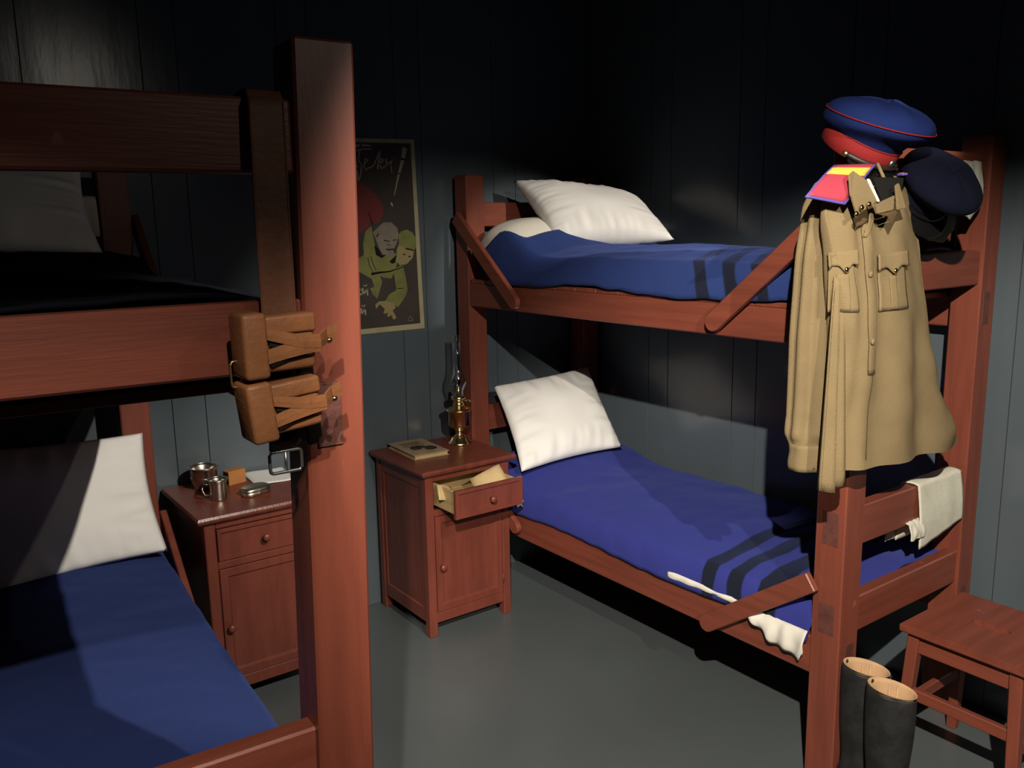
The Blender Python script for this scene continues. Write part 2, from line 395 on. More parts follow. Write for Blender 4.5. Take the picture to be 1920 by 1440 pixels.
# sheet corners hanging below the lower blanket of the right bed
def sheet_fall(y0, y1, zt, zb_, seed, label, amp=1):
    P = []
    n = 46
    for i in range(n+1):
        t = i/n; y = lerp(y0, y1, t); row = []
        for j in range(9):
            v = j/8; z = lerp(zt, zb_(t), v)
            x = 1.8615-amp*(.012*v+.006*math.sin(t*26+seed)*v+.012*math.sin(v*3.1))+.004*amp*nz(t*9, v*3, seed)
            row.append((x-1.850, y-y0, z-zt))
        P.append(row)
    o = grid('bed_sheet', P, sheet_m, None, thick=.003); o.location = (1.850, y0, zt)
    return tag(o, label, 'sheet')
sheet_fall(1.668, 1.905, .455, lambda t: interp([(0, .392), (.08, .360), (.2, .375), (.45, .378), (.7, .41), (1, .445)], t), 1, 'white bed sheet corner drooping over the lower side rail beside the foot post')
sheet_fall(1.91, 2.20, .462, lambda t: .442+.003*math.sin(t*5), 3, 'thin white sheet edge peeping from under the striped lower blanket', .25)
sheet_fall(2.99, 3.17, .500, lambda t: .470+.006*math.sin(t*30), 5, 'white sheet end showing beneath the open drawer beside the cabinet', .6)

# ---------------------------------------------------------------- pillows
def pillow(A, B, C, D, puff, label, seed=0, pin=.05, group=None, up=(0, 0, 1), m=pillow_m, sag=0):
    """A,B,C,D corners in order; puff = half thickness"""
    A, B, C, D = map(Vector, (A, B, C, D)); ctr = (A+B+C+D)/4
    n = ((C-A).cross(D-B)).normalized()
    if n.dot(Vector(up)) < 0: n = -n
    N = 44; bm = bmesh.new(); G = {}
    for side in (1, -1):
        for i in range(N+1):
            for j in range(N+1):
                edge = i in (0, N) or j in (0, N)
                if side == -1 and edge: G[(side, i, j)] = G[(1, i, j)]; continue
                a, b = i/N, j/N
                pa = a+pin*math.sin(math.pi*b)*(0.5-a)*1.2; pb = b+pin*math.sin(math.pi*a)*(0.5-b)*1.2
                p = (A*(1-pa)+B*pa)*(1-pb)+(D*(1-pa)+C*pa)*pb
                h = (math.sin(math.pi*a)*math.sin(math.pi*b))**.42
                wr = 0
                ed = min(a, 1-a, b, 1-b)
                w_ = max(0, 1-ed/.30)*min(1, ed/.04)
                run = a*30 if min(b, 1-b) < min(a, 1-a) else b*30
                wr = .012*w_*nz(run*.55, seed, ed*3)+.005*w_*nz(run*1.3, seed+3, ed*2)+.012*nz(a*3.0, b*3.0, seed)*h
                p = p+n*side*(puff*h+wr*min(1, h*1.5))-Vector((0, 0, sag*h))
                G[(side, i, j)] = bm.verts.new(p-ctr)
    for side in (1, -1):
        for i in range(N):
            for j in range(N):
                q = [G[(side, i, j)], G[(side, i+1, j)], G[(side, i+1, j+1)], G[(side, i, j+1)]]
                if side == -1: q = q[::-1]
                if len(set(q)) == 4: 
                    try: bm.faces.new(q)
                    except ValueError: pass
    bmesh.ops.recalc_face_normals(bm, faces=bm.faces[:])
    me = bpy.data.meshes.new('pillow'); bm.to_mesh(me); bm.free()
    o = link('pillow', me, m, None, loc=ctr, smooth=True); o['seed'] = seed
    return tag(o, label, 'pillow', group)
pillow((1.885, 3.03, .605), (2.44, 3.03, .615), (2.50, 3.33, .93), (1.965, 3.33, .905), .070, 'bright white pillow propped against the head of the lower right bunk', 2, up=(0, -1, .5))
pillow((2.065, 3.03, 1.520), (2.385, 2.69, 1.520), (2.54, 3.05, 1.690), (2.085, 3.325, 1.765), .098, 'plump white pillow leaning across the head of the upper right bunk', 5, up=(-.5, -.6, .6))
pillow((-.02, 3.12, .55), (.53, 3.12, .575), (.520, 3.265, .940), (-.08, 3.33, .96), .060, 'white pillow standing at the head of the lower left bunk, half in shadow', 7, up=(0, -1, .5))
pillow((-.22, 2.95, 1.555), (.40, 2.98, 1.530), (.415, 3.24, 1.80), (-.2, 3.24, 1.80), .062, 'white pillow in dim light on the upper left bunk', 9, up=(0, -1, .5))

# ---------------------------------------------------------------- bedside cabinets
def cabinet(x0, label, open_=0.0):
    y0, y1, W, H = 3.058, 3.470, .402, .68
    t = tag(empty('bedside_cabinet', (x0+W/2, (y0+y1)/2, 0)), label, 'cabinet', 'red bedside cabinets')
    def T(p): return (p[0]-W/2, p[1]+y0-(y0+y1)/2, p[2])   # p: x from left, y from front
    def B(name, a, b, m=red_c, bev=.003, par=None, seg=1): return box(name, T(a), T(b), m, par or t, bev, seg)
    D = y1-y0; lg = .036
    # moulded top
    pr = [(0, .655), (.010, .657), (.016, .664), (.018, .672), (.014, H)]
    bm = bmesh.new(); rings = []
    for o_, z in pr:
        e = -o_
        rings.append([bm.verts.new(T(p)) for p in ((e, e, z), (W-e, e, z), (W-e, D, z), (e, D, z))])
    for A, B_ in zip(rings, rings[1:]):
        for i in range(4): bm.faces.new((A[i], A[(i+1) % 4], B_[(i+1) % 4], B_[i]))
    bm.faces.new(rings[0][::-1]); bm.faces.new(rings[-1]); bmesh.ops.recalc_face_normals(bm, faces=bm.faces[:])
    me = bpy.data.meshes.new('cabinet_top'); bm.to_mesh(me); bm.free(); link('cabinet_top', me, red_c, t)
    for lx in (.006, W-.006-lg):
        for ly in (.004, D-.006-lg): B('leg', (lx, ly, 0), (lx+lg, ly+lg, .655))
    # frame rails front
    B('front_rail', (.042, .006, .630), (W-.042, .030, .655)); B('front_rail', (.042, .006, .490), (W-.042, .030, .515)); B('front_rail', (.042, .006, .055), (W-.042, .030, .098))
    for lx in (.009, W-.009-.018):   # sides: rails and recessed panel
        B('side_rail', (lx, .039, .600), (lx+.018, D-.041, .655)); B('side_rail', (lx, .039, .055), (lx+.018, D-.041, .115))
        B('side_stile', (lx+.001, .039, .1), (lx+.017, .062, .61), bev=.002); B('side_stile', (lx+.001, D-.064, .1), (lx+.017, D-.041, .61), bev=.002)
        B('side_panel', (lx+.006, .055, .108), (lx+.012, D-.06, .606), bev=.001)
    B('back_panel', (.04, D-.014, .06), (W-.04, D-.008, .655), bev=.001)
    B('base_board', (.03, .03, .060), (W-.03, D-.02, .072), bev=.001)
    B('inner_shelf', (.03, .03, .493), (W-.03, D-.02, .503), bev=.001)
    # framed front: recessed field with a sloped moulding
    def framed(name, a, b, yf, fw, par, th=.018):
        o = bmesh.new(); (xa, za), (xb, zb) = a, b
        seq = [(0, .0), (fw*.78, .0), (fw, .009), (fw+.004, .009)]
        rings = [[o.verts.new(T(p)) for p in ((xa, yf+th, za), (xb, yf+th, za), (xb, yf+th, zb), (xa, yf+th, zb))]]
        for e, d in [(-.0, .002), (.002, 0)]+seq[1:]:
            rings.append([o.verts.new(T(p)) for p in ((xa+e, yf+d, za+e), (xb-e, yf+d, za+e), (xb-e, yf+d, zb-e), (xa+e, yf+d, zb-e))])
        for A, B_ in zip(rings, rings[1:]):
            for i in range(4): o.faces.new((A[i], A[(i+1) % 4], B_[(i+1) % 4], B_[i]))
        o.faces.new(rings[0][::-1]); o.faces.new(rings[-1]); bmesh.ops.recalc_face_normals(o, faces=o.faces[:])
        me = bpy.data.meshes.new(name); o.to_mesh(me); o.free(); return link(name, me, red_c, par)
    KN = [(0, 0), (.007, 0), (.0065, .006), (.010, .009), (.0135, .014), (.0135, .019), (.010, .0235), (0, .025)]
    door = framed('door', (.044, .100), (W-.046, .489), .003, .034, t, .02)
    k = lathe('knob', KN, red_c, door, 20, loc=T((.066, .003, .285)), rot=(R(90), 0, 0))
    for hz in (.16, .43):
        lathe('hinge', [(0.0035, 0), (.0035, .04)], red_dull, door, 10, loc=T((W-.0435, .004, hz-.02)))
    dy = .004-open_
    dr = framed('drawer', (.046, .518), (W-.048, .627), dy, .016, t, .016)
    lathe('knob', KN, red_c, dr, 20, loc=T((W/2+.004, dy, .571)), rot=(R(90), 0, 0))
    if open_:
        for xx in (.056, W-.066): B('drawer_side', (xx, dy+.016, .530), (xx+.009, dy+.30, .618), wood_l, .0015, dr)
        B('drawer_bottom', (.058, dy+.016, .531), (W-.058, dy+.30, .537), wood_l, .001, dr)
        B('drawer_back', (.058, dy+.292, .537), (W-.058, dy+.30, .612), wood_l, .001, dr)
    return t
cabR = cabinet(1.449, 'red bedside cabinet with its drawer pulled open, between poster and right bunk bed', .150)
cabL = cabinet(.6256, 'red bedside cabinet with closed drawer, behind the near bed post, cups on top')

# ---------------------------------------------------------------- on the right cabinet
def oil_lamp(x, y, z):
    t = tag(empty('oil_lamp', (x, y, z)), 'brass oil lamp with a clear glass chimney at the back of the cabinet', 'lamp')
    lathe('lamp_base', [(0, 0), (.050, 0), (.051, .006), (.046, .012), (.040, .016), (.036, .026), (.024, .036), (.014, .040), (.017, .046), (.014, .052), (.018, .058), (.018, .064), (0, .064)], brass, t, 40)
    lathe('oil_font', [(0, .062), (.020, .064), (.040, .074), (.046, .084), (.047, .140), (.055, .144), (.056, .149), (.046, .153), (.030, .160), (.024, .166), (0, .166)], brass, t, 40)
    b = lathe('burner', [(0, .164), (.024, .165), (.026, .170), (.022, .176), (.022, .186), (.030, .190), (.031, .204), (.026, .206), (.012, .212), (.009, .240), (.008, .248), (0, .248)], brass, t, 32)
    tube('wick_key', [(.024, -.004, .182), (.040, -.008, .182), (.046, -.009, .182)], .0022, brass, b)
    lathe('knob', [(0, 0), (.008, 0), (.008, .004), (0, .004)], brass, b, 16, loc=(.046, -.009, .178), rot=(0, R(80), 0))
    ch = [(.024, .204), (.025, .214), (.027, .226), (.034, .246), (.037, .262), (.035, .278), (.027, .300), (.0195, .325), (.017, .36), (.0165, .46)]
    inner = [(a-.0016, b_) for a, b_ in ch[::-1]]
    lathe('glass_chimney', ch+inner+[ch[0]], glass_m, t, 40, cap=False)
    return t
oil_lamp(1.785, 3.33, .68)
bk = tag(empty('notebook', (1.583, 3.333, .68), (0, 0, R(-3))), 'worn tan notebook lying under the folded spectacles', 'book')
box('pages', (-.072, -.118, .002), (.074, .116, .016), paper_y, bk, .001)
box('cover', (-.077, -.123, .016), (.079, .121, .0195), book_m, bk, .001); box('cover', (-.077, -.123, 0), (.079, .121, .0025), book_m, bk, .001)
for i in range(4): box('cover_line', (-.05, .07-.022*i, .0194), (.045-.01*(i % 2), .075-.022*i, .0199), ink, bk, 0)
sp = tag(empty('spectacles', (1.583, 3.285, .7005), (0, 0, R(-38))), 'dark wire spectacles folded on top of the notebook', 'glasses')
for s in (-1, 1):
    c = [(s*.030+.021*math.cos(q), .016*math.sin(q), .004+.001*s) for q in [2*math.pi*i/24 for i in range(24)]]
    rim = tube('rim', c, .0016, ink, sp, 8, closed=True)
    lathe('lens', [(0, 0), (.0195, 0), (.0195, .001), (0, .001)], glass_m, rim, 24, loc=(s*.030, 0, .0035+.001*s), sy=.76)
    tube('temple', [(s*.052, 0, .004), (s*.050, .012, .005), (s*.01, .020, .006), (-s*.03, .018, .007), (-s*.045, .008, .005)], .0013, ink, sp, 6)
tube('bridge', [(-.010, 0, .004), (-.004, .005, .006), (.004, .005, .006), (.010, 0, .004)], .0014, ink, sp, 6)
# papers in the open drawer
def folded(name, c, w_, h_, ry, rz, label, m, tilt=20):
    P = [[((i/6-.5)*w_, (j/6-.5)*h_, .006*math.sin(i/6*3.14)+.004*nz(i*.5, j*.5, rz)) for j in range(7)] for i in range(7)]
    o = grid(name, P, m, None, thick=.0015); o.location = c; o.rotation_euler = (R(tilt), R(ry), R(rz)); return tag(o, label, 'paper')
folded('letter', (1.515, 3.02, .592), .075, .06, 20, 12, 'pale folded letter standing at the left end of the open drawer', paper_y, 62)
folded('letter', (1.718, 3.005, .594), .13, .11, -22, -18, 'tan folded letter leaning at the right end of the open drawer', paper_y, 55)

# ---------------------------------------------------------------- on the left cabinet
def cup(loc, prof, label, rim, group):
    t = tag(empty('metal_cup', loc), label, 'cup', group)
    inner = [(a-.0018, z) for a, z in prof[::-1] if a > .01]+[(0, prof[1][1]+.003)]
    lathe('cup_body', [(0, 0)]+prof+inner, silver, t, 40, cap=False)
    tube('rim', [(rim[0]*math.cos(q), rim[0]*math.sin(q), rim[1]) for q in [2*math.pi*i/36 for i in range(36)]], .0022, silver, t, 8, closed=True)
    return t
c1 = cup((.735, 3.375, .68), [(.030, 0), (.032, .004), (.040, .018), (.045, .036), (.046, .074), (.051, .082)], 'larger nickel cup with a rolled rim at the back of the left cabinet', (.051, .082), 'nickel cups on the left cabinet')
tube('band', [(.0462*math.cos(q), .0462*math.sin(q), .045) for q in [2*math.pi*i/36 for i in range(36)]], .0015, silver, c1, 6, closed=True)
c2 = cup((.735, 3.225, .68), [(.028, 0), (.029, .003), (.028, .012), (.0275, .045), (.030, .062), (.033, .070)], 'smaller straight nickel cup at the front of the left cabinet', (.033, .070), 'nickel cups on the left cabinet')
tube('handle', [(-.027, .004, .055), (-.046, .006, .058), (-.052, .007, .040), (-.044, .006, .020), (-.028, .004, .018)], .0028, silver, c2, 8)
cb = tag(empty('small_box', (.842, 3.375, .68), (0, 0, R(12))), 'small orange cardboard box between the cups and the white paper', 'box')
box('box_sleeve', (-.034, -.020, 0), (.034, .020, .052), card_m, cb, .0015); box('side_shade', (-.0345, -.017, .004), (-.0338, .017, .048), ink, cb, 0)  # dark plate paints the shade on the left side of the box
tn = tag(empty('oval_tin', (.855, 3.200, .68), (0, 0, R(14))), 'oval metal tin with a hinged lid in front of the orange box', 'tin')
def oval(name, a, b, z0, z1, par, rr):
    n = 40; bm = bmesh.new(); prof = [(1-.12, z0), (1, z0+.003), (1, z1-rr), (.93, z1-rr*.3), (.80, z1)]; rings = []
    for k, z in prof:
        rings.append([bm.verts.new((a*k*math.copysign(abs(math.cos(q))**.6, math.cos(q)), b*k*math.copysign(abs(math.sin(q))**.7, math.sin(q)), z)) for q in [2*math.pi*i/n for i in range(n)]])
    for A, B_ in zip(rings, rings[1:]):
        for i in range(n): bm.faces.new((A[i], A[(i+1) % n], B_[(i+1) % n], B_[i]))
    bm.faces.new(rings[0][::-1]); bm.faces.new(rings[-1]); bmesh.ops.recalc_face_normals(bm, faces=bm.faces[:])
    me = bpy.data.meshes.new(name); bm.to_mesh(me); bm.free(); return link(name, me, tin_m, par, smooth=True)
oval('tin_body', .052, .033, 0, .016, tn, .002); oval('lid', .0535, .0345, .0150, .030, tn, .009)
box('clasp', (-.006, -.038, .010), (.006, -.033, .022), tin_m, tn, .001)
for k, (dx, dy, rz, lab) in enumerate(((0, 0, 0, 'upper white paper sheet on the left cabinet beside the orange box'), (.004, .012, 7, 'lower white paper sheet fanned out under the other one on the left cabinet'))):
    P = [[((i/8-.5)*.148, (j/8-.5)*.19, .0012*math.sin(i*.8)+(.004*(j/8)**2 if k == 0 else 0)) for j in range(9)] for i in range(9)]
    o = grid('paper_sheet', P, paper, None, thick=.0008); o.location = (.968+dx, 3.372+dy, .6835-.0025*k); o.rotation_euler = (0, 0, R(rz-4)); tag(o, lab, 'paper')

# ---------------------------------------------------------------- poster on the back wall
ps = tag(empty('poster', (1.46, YA-.001, 1.545)), 'tall dark poster with cream border, red shape and green crouching figures', 'poster')
def wp(pts, y): return [(x-1.46, y-(YA-.001), z-1.545) for x, z in pts]
def art(name, pts, m, lay): return prism(name, wp(pts, YA-.0022-.0004*lay), m, ps, .0004, (0, 1, 0))
prism('border', wp([(1.20, 1.923), (1.706, 1.932), (1.724, 1.162), (1.20, 1.162)], YA-.0018), pp_bord, ps, .0015, (0, 1, 0))
prism('print_ground', wp([(1.218, 1.907), (1.689, 1.916), (1.704, 1.185), (1.218, 1.180)], YA-.0022), pp_dark, ps, .0004, (0, 1, 0))
art('red_shape', [(1.30, 1.72), (1.36, 1.76), (1.422, 1.758), (1.459, 1.758), (1.489, 1.738), (1.522, 1.711), (1.549, 1.677), (1.554, 1.642), (1.535, 1.608), (1.509, 1.599), (1.493, 1.621), (1.495, 1.596), (1.47, 1.578), (1.448, 1.566), (1.417, 1.56), (1.33, 1.60)], pp_red, 1)
art('figure', [(1.469, 1.571), (1.495, 1.59), (1.503, 1.546), (1.511, 1.501), (1.535, 1.475), (1.601, 1.479), (1.606, 1.44), (1.59, 1.402), (1.574, 1.377), (1.538, 1.385), (1.524, 1.393), (1.533, 1.366), (1.521, 1.335), (1.508, 1.3), (1.488, 1.318), (1.478, 1.344), (1.496, 1.349), (1.487, 1.382), (1.46, 1.396), (1.426, 1.416), (1.40, 1.44), (1.436, 1.466), (1.457, 1.478), (1.456, 1.522)], pp_green, 1)
art('figure', [(1.587, 1.415), (1.632, 1.433), (1.641, 1.387), (1.649, 1.327), (1.637, 1.302), (1.601, 1.259), (1.569, 1.28), (1.544, 1.29), (1.564, 1.316), (1.597, 1.33), (1.592, 1.37)], pp_green, 2)
art('face', [(1.617, 1.514), (1.646, 1.497), (1.687, 1.486), (1.678, 1.457), (1.651, 1.435), (1.62, 1.427), (1.603, 1.447), (1.605, 1.492)], pp_face, 2)
art('helmet', [(1.617, 1.556), (1.631, 1.568), (1.657, 1.573), (1.682, 1.561), (1.698, 1.535), (1.698, 1.509), (1.687, 1.486), (1.646, 1.497), (1.617, 1.514)], pp_green, 3)
art('face', [(1.501, 1.565), (1.53, 1.589), (1.552, 1.604), (1.585, 1.604), (1.613, 1.581), (1.617, 1.549), (1.606, 1.518), (1.59, 1.492), (1.593, 1.473), (1.564, 1.471), (1.542, 1.475), (1.526, 1.501), (1.513, 1.536)], pp_grey, 3)
art('hand', [(1.548, 1.289), (1.58, 1.279), (1.59, 1.259), (1.575, 1.247), (1.592, 1.216), (1.577, 1.209), (1.567, 1.231), (1.559, 1.225), (1.548, 1.224), (1.553, 1.242), (1.541, 1.236), (1.532, 1.24), (1.539, 1.256), (1.518, 1.277), (1.499, 1.259), (1.498, 1.278), (1.515, 1.289)], pp_face, 3)
art('shading', [(1.505, 1.514), (1.522, 1.501), (1.535, 1.475), (1.557, 1.474), (1.535, 1.462), (1.51, 1.476)], ink, 4)
art('shading', [(1.57, 1.448), (1.604, 1.473), (1.595, 1.441), (1.58, 1.438)], ink, 4)
def stroke(bm, pts, w0, w1, y):
    n = len(pts)
    for i in range(n-1):
        a, b = Vector(pts[i]), Vector(pts[i+1]); d = (b-a)
        if d.length < 1e-6: continue
        d.normalize(); s = Vector((-d.y, d.x)); wa_ = lerp(w0, w1, i/(n-1))/2; wb_ = lerp(w0, w1, (i+1)/(n-1))/2
        a2 = a-d*wa_*.5; b2 = b+d*wb_*.5
        q = [a2+s*wa_, b2+s*wb_, b2-s*wb_, a2-s*wa_]
        lo = [bm.verts.new((p.x-1.46, y-(YA-.001)+.0003, p.y-1.545)) for p in q]; hi = [bm.verts.new((p.x-1.46, y-(YA-.001), p.y-1.545)) for p in q]
        bm.faces.new(hi); bm.faces.new(lo[::-1])
        for k in range(4): bm.faces.new((lo[k], lo[(k+1) % 4], hi[(k+1) % 4], hi[k]))
def writing(name, strokes, m, y):
    bm = bmesh.new()
    for pts, a, b in strokes: stroke(bm, pts, a, b, y)
    bmesh.ops.recalc_face_normals(bm, faces=bm.faces[:]); me = bpy.data.meshes.new(name); bm.to_mesh(me); bm.free(); return link(name, me, m, ps)
writing('brush_title', [([(1.425, 1.894), (1.466, 1.902), (1.508, 1.9)], .014, .006), ([(1.448, 1.88), (1.479, 1.887), (1.514, 1.887)], .006, .004),
 ([(1.424, 1.846), (1.430, 1.804), (1.443, 1.841)], .005, .005), ([(1.443, 1.841), (1.444, 1.811), (1.452, 1.823)], .006, .004),
 ([(1.460, 1.877), (1.453, 1.847), (1.466, 1.823), (1.461, 1.793), (1.448, 1.761), (1.446, 1.805)], .006, .005),
 ([(1.473, 1.823), (1.494, 1.845), (1.484, 1.851), (1.475, 1.827), (1.482, 1.807), (1.5, 1.818)], .005, .004),
 ([(1.502, 1.815), (1.521, 1.828), (1.553, 1.893), (1.535, 1.813)], .004, .007), ([(1.54, 1.825), (1.565, 1.847), (1.554, 1.853), (1.546, 1.828), (1.552, 1.813), (1.568, 1.823)], .005, .004),
 ([(1.575, 1.851), (1.577, 1.817), (1.58, 1.831), (1.603, 1.848), (1.613, 1.879), (1.596, 1.833), (1.598, 1.797)], .006, .003),
 ([(1.66, 1.893), (1.651, 1.853), (1.63, 1.796), (1.605, 1.711)], .022, .003), ([(1.590, 1.680), (1.595, 1.668)], .009, .006)], pp_ink, YA-.0028)
writing('printed_word', [([(1.436, 1.343), (1.422, 1.341), (1.419, 1.325), (1.429, 1.323), (1.437, 1.334)], .006, .006), ([(1.437, 1.345), (1.436, 1.321)], .007, .007), ([(1.445, 1.345), (1.446, 1.320), (1.464, 1.343), (1.465, 1.318)], .006, .006), ([(1.449, 1.358), (1.456, 1.353), (1.464, 1.359)], .004, .004)], pp_ink, YA-.0030)
writing('printed_word', [([(1.424, 1.266), (1.414, 1.255), (1.421, 1.242), (1.429, 1.254), (1.424, 1.266)], .006, .006), ([(1.434, 1.266), (1.434, 1.241), (1.451, 1.265), (1.452, 1.240)], .006, .006), ([(1.438, 1.278), (1.445, 1.272), (1.452, 1.279)], .004, .004)], pp_ink, YA-.0030)
writing('triangle_mark', [([(1.644, 1.2), (1.658, 1.22), (1.67, 1.198), (1.644, 1.2)], .0022, .0022)], pp_grey, YA-.0028)
writing('outline', [([(1.558, 1.497), (1.572, 1.494), (1.585, 1.497), (1.598, 1.492)], .005, .004), ([(1.488, 1.401), (1.524, 1.405), (1.568, 1.407), (1.635, 1.423)], .010, .003), ([(1.474, 1.465), (1.48, 1.433), (1.496, 1.4)], .003, .002),
 ([(1.488, 1.47), (1.495, 1.44), (1.507, 1.416)], .003, .002), ([(1.487, 1.646), (1.493, 1.621), (1.502, 1.596)], .003, .004), ([(1.549, 1.532), (1.574, 1.528)], .004, .003), ([(1.590, 1.532), (1.606, 1.534)], .004, .003),
 ([(1.601, 1.337), (1.627, 1.335)], .003, .003), ([(1.56, 1.52), (1.568, 1.514), (1.578, 1.513)], .002, .002), ([(1.635, 1.475), (1.645, 1.472)], .005, .004), ([(1.66, 1.465), (1.668, 1.463)], .005, .004), ([(1.648, 1.497), (1.69, 1.487)], .006, .004), ([(1.518, 1.55), (1.526, 1.56)], .006, .003)], ink, YA-.0038)

# ---------------------------------------------------------------- stool and boots
st = tag(empty('stool', (2.292, 1.372, 0)), 'red wooden stool with a hand slot in its seat, beside the boots', 'stool')
def stool():
    hx, hy, H = .176, .172, .45
    bm = bmesh.new()          # seat with a slot
    outer = [(-hx, -hy), (hx, -hy), (hx, hy), (-hx, hy)]
    slot = []
    sl, sr = .036, .017
    for i in range(7): q = -math.pi/2-math.pi*(-i)/6; 
    for i in range(7): q = math.pi+math.pi*i/6; slot.append((sr*math.cos(q), -sl+sr*math.sin(q)))
    for i in range(7): q = math.pi*i/6; slot.append((sr*math.cos(q), sl+sr*math.sin(q)))
    # bridge the slot to the outline: 14 slot points against the 4 corners
    n = len(slot)
    def near(p):
        return min(range(4), key=lambda k: (outer[k][0]-p[0]*6)**2+(outer[k][1]-p[1]*2)**2)
    O2 = []
    for p in slot:
        dx, dy = p[0], p[1]; s = 1e9
        ddx, ddy = (dx*8, dy*1.6)
        s = min(hx/abs(ddx) if abs(ddx) > 1e-6 else 1e9, hy/abs(ddy) if abs(ddy) > 1e-6 else 1e9); O2.append((ddx*s, ddy*s))
    rings = []
    allO = []
    for k in range(n):
        allO.append((O2[k], slot[k]))
    vt = {}
    def V(p, z): 
        key = (round(p[0], 5), round(p[1], 5), round(z, 5))
        if key not in vt: vt[key] = bm.verts.new((p[0], p[1], z))
        return vt[key]
    for k in range(n):
        a, b = allO[k], allO[(k+1) % n]
        corner = None
        if abs(abs(a[0][0])-hx) < 1e-5 and abs(abs(b[0][1])-hy) < 1e-5 and abs(abs(b[0][0])-hx) > 1e-5: corner = (math.copysign(hx, a[0][0]), math.copysign(hy, b[0][1]))
        if abs(abs(a[0][1])-hy) < 1e-5 and abs(abs(b[0][0])-hx) < 1e-5 and abs(abs(b[0][1])-hy) > 1e-5: corner = (math.copysign(hx, b[0][0]), math.copysign(hy, a[0][1]))
        for z, rev in ((H, 0), (H-.024, 1)):
            q = [V(a[0], z)]+([V(corner, z)] if corner else [])+[V(b[0], z), V(b[1], z), V(a[1], z)]
            bm.faces.new(q[::-1] if rev else q)
        bm.faces.new((V(a[1], H), V(b[1], H), V(b[1], H-.024), V(a[1], H-.024)))
        seq = [a[0]]+([corner] if corner else [])+[b[0]]
        for p, q in zip(seq, seq[1:]): bm.faces.new((V(p, H), V(p, H-.024), V(q, H-.024), V(q, H)))
    bmesh.ops.recalc_face_normals(bm, faces=bm.faces[:])
    ed = [e for e in bm.edges if e.calc_face_angle(0) > 1.2 and max(abs(v.co.x)/hx for v in e.verts) > .99 or e.calc_face_angle(0) > 1.2 and max(abs(v.co.y)/hy for v in e.verts) > .99]
    bmesh.ops.bevel(bm, geom=ed, offset=.004, segments=2, affect='EDGES')
    me = bpy.data.meshes.new('seat'); bm.to_mesh(me); bm.free(); link('seat', me, red_x, st)
    lw = .034
    for sx in (-1, 1):
        for sy in (-1, 1):
            bm = bmesh.new(); bmesh.ops.create_cube(bm, size=1)
            for v in bm.verts:
                top = v.co.z > 0; sp_ = 0 if top else .022
                wx = lw/2 if top else lw/2*.85
                v.co = Vector((sx*(hx-.036+sp_)+v.co.x*2*wx, sy*(hy-.034+sp_)+v.co.y*2*wx, H-.024 if top else 0))
            bmesh.ops.bevel(bm, geom=bm.edges[:], offset=.003, segments=1, affect='EDGES')
            me = bpy.data.meshes.new('leg'); bm.to_mesh(me); bm.free(); link('leg', me, red_z, st)
    for s in (-1, 1):
        box('apron', (-hx+.045, s*(hy-.034)-.009, H-.085), (hx-.045, s*(hy-.034)+.009, H-.024), red_x, st)
        box('apron', (s*(hx-.036)-.009, -hy+.045, H-.085), (s*(hx-.036)+.009, hy-.045, H-.024), red_y, st)
        e = .012
        box('stretcher', (-hx+.042, s*(hy-.034+e)-.010, .185), (hx-.042, s*(hy-.034+e)+.010, .220), red_x, st)
        box('stretcher', (s*(hx-.036+e)-.010, -hy+.040, .225), (s*(hx-.036+e)+.010, hy-.040, .260), red_y, st)
stool()
def boot(loc, rz, label):
    t = tag(empty('riding_boot', loc, (0, 0, rz)), label, 'boot', 'black boots by the bed post')
    # rings along the boot: (z, centre forward(-y local), half width x, half length y)
    rows = [(0.02, .055, .040, .135), (.035, .056, .042, .136), (.055, .050, .041, .128), (.075, .030, .039, .100), (.095, .012, .038, .075), (.12, .003, .039, .058), (.16, .0, .040, .048), (.22, 0, .045, .055), (.29, -.002, .047, .060), (.36, -.001, .047, .060), (.408, 0, .047, .061)]
    n = 40; P = []
    for i in range(n):
        q = 2*math.pi*i/n; row = []
        for z, cy, a, b in rows:
            fold = .0025*math.sin(q*5+z*30)+.003*nz(math.cos(q)*2, math.sin(q)*2, z*14)
            zz = z+(.008*math.sin(q) if z > .4 else 0)
            row.append(((a+fold)*math.cos(q), -cy+(b+fold)*math.sin(q), zz))
        P.append(row)
    o = grid('boot_shaft', P, boot_m, t, closed_u=True, thick=.0045, sub=1)
    P2 = []
    for i in range(n):
        q = 2*math.pi*i/n; row = []
        for z, cy, a, b in [(.10, .012, .018, .035), (.16, 0, .024, .035), (.22, 0, .032, .042), (.29, -.002, .036, .046), (.36, -.001, .036, .049), (.400, 0, .0395, .0545), (.410, 0, .0425, .0570), (.4095, 0, .0445, .0590)]:
            fold = .0
            zz = z+(.008*math.sin(q) if z > .4 else 0)
            row.append(((a+fold)*math.cos(q), -cy+(b+fold)*math.sin(q), zz))
        P2.append(row)
    L = grid('lining', P2, boot_in, t, closed_u=True)
    tube('pull_loop', [(.037, -.010, .398), (.034, -.010, .34), (.033, .0, .325), (.034, .010, .34), (.037, .010, .398)], .003, boot_in, L, 6, flat=.5)
    sole = []
    bm = bmesh.new(); pts = []
    for i in range(36):
        q = 2*math.pi*i/36; pts.append((.046*math.cos(q)*(1-.12*(math.sin(q) > 0)*math.sin(q)), -.056+.142*math.sin(q)))
    prism('sole', [(x, y, .012) for x, y in pts], ink, t, .012, (0, 0, 1)); hp = [(x*.9, y, 0) for x, y in pts if y > .02]
    prism('heel', hp, ink, t, .0125, (0, 0, 1))
    tube('side_seam', [(.0485, .004, .404), (.0485, .002, .30), (.042, 0, .17)], .0016, boot_m, t, 6)
    return t
boot((1.886, 1.500, 0), R(30), 'black leather boot beside the bed post, behind the other boot')
boot((1.840, 1.400, 0), R(24), 'black leather boot standing nearer, in front of the other boot')

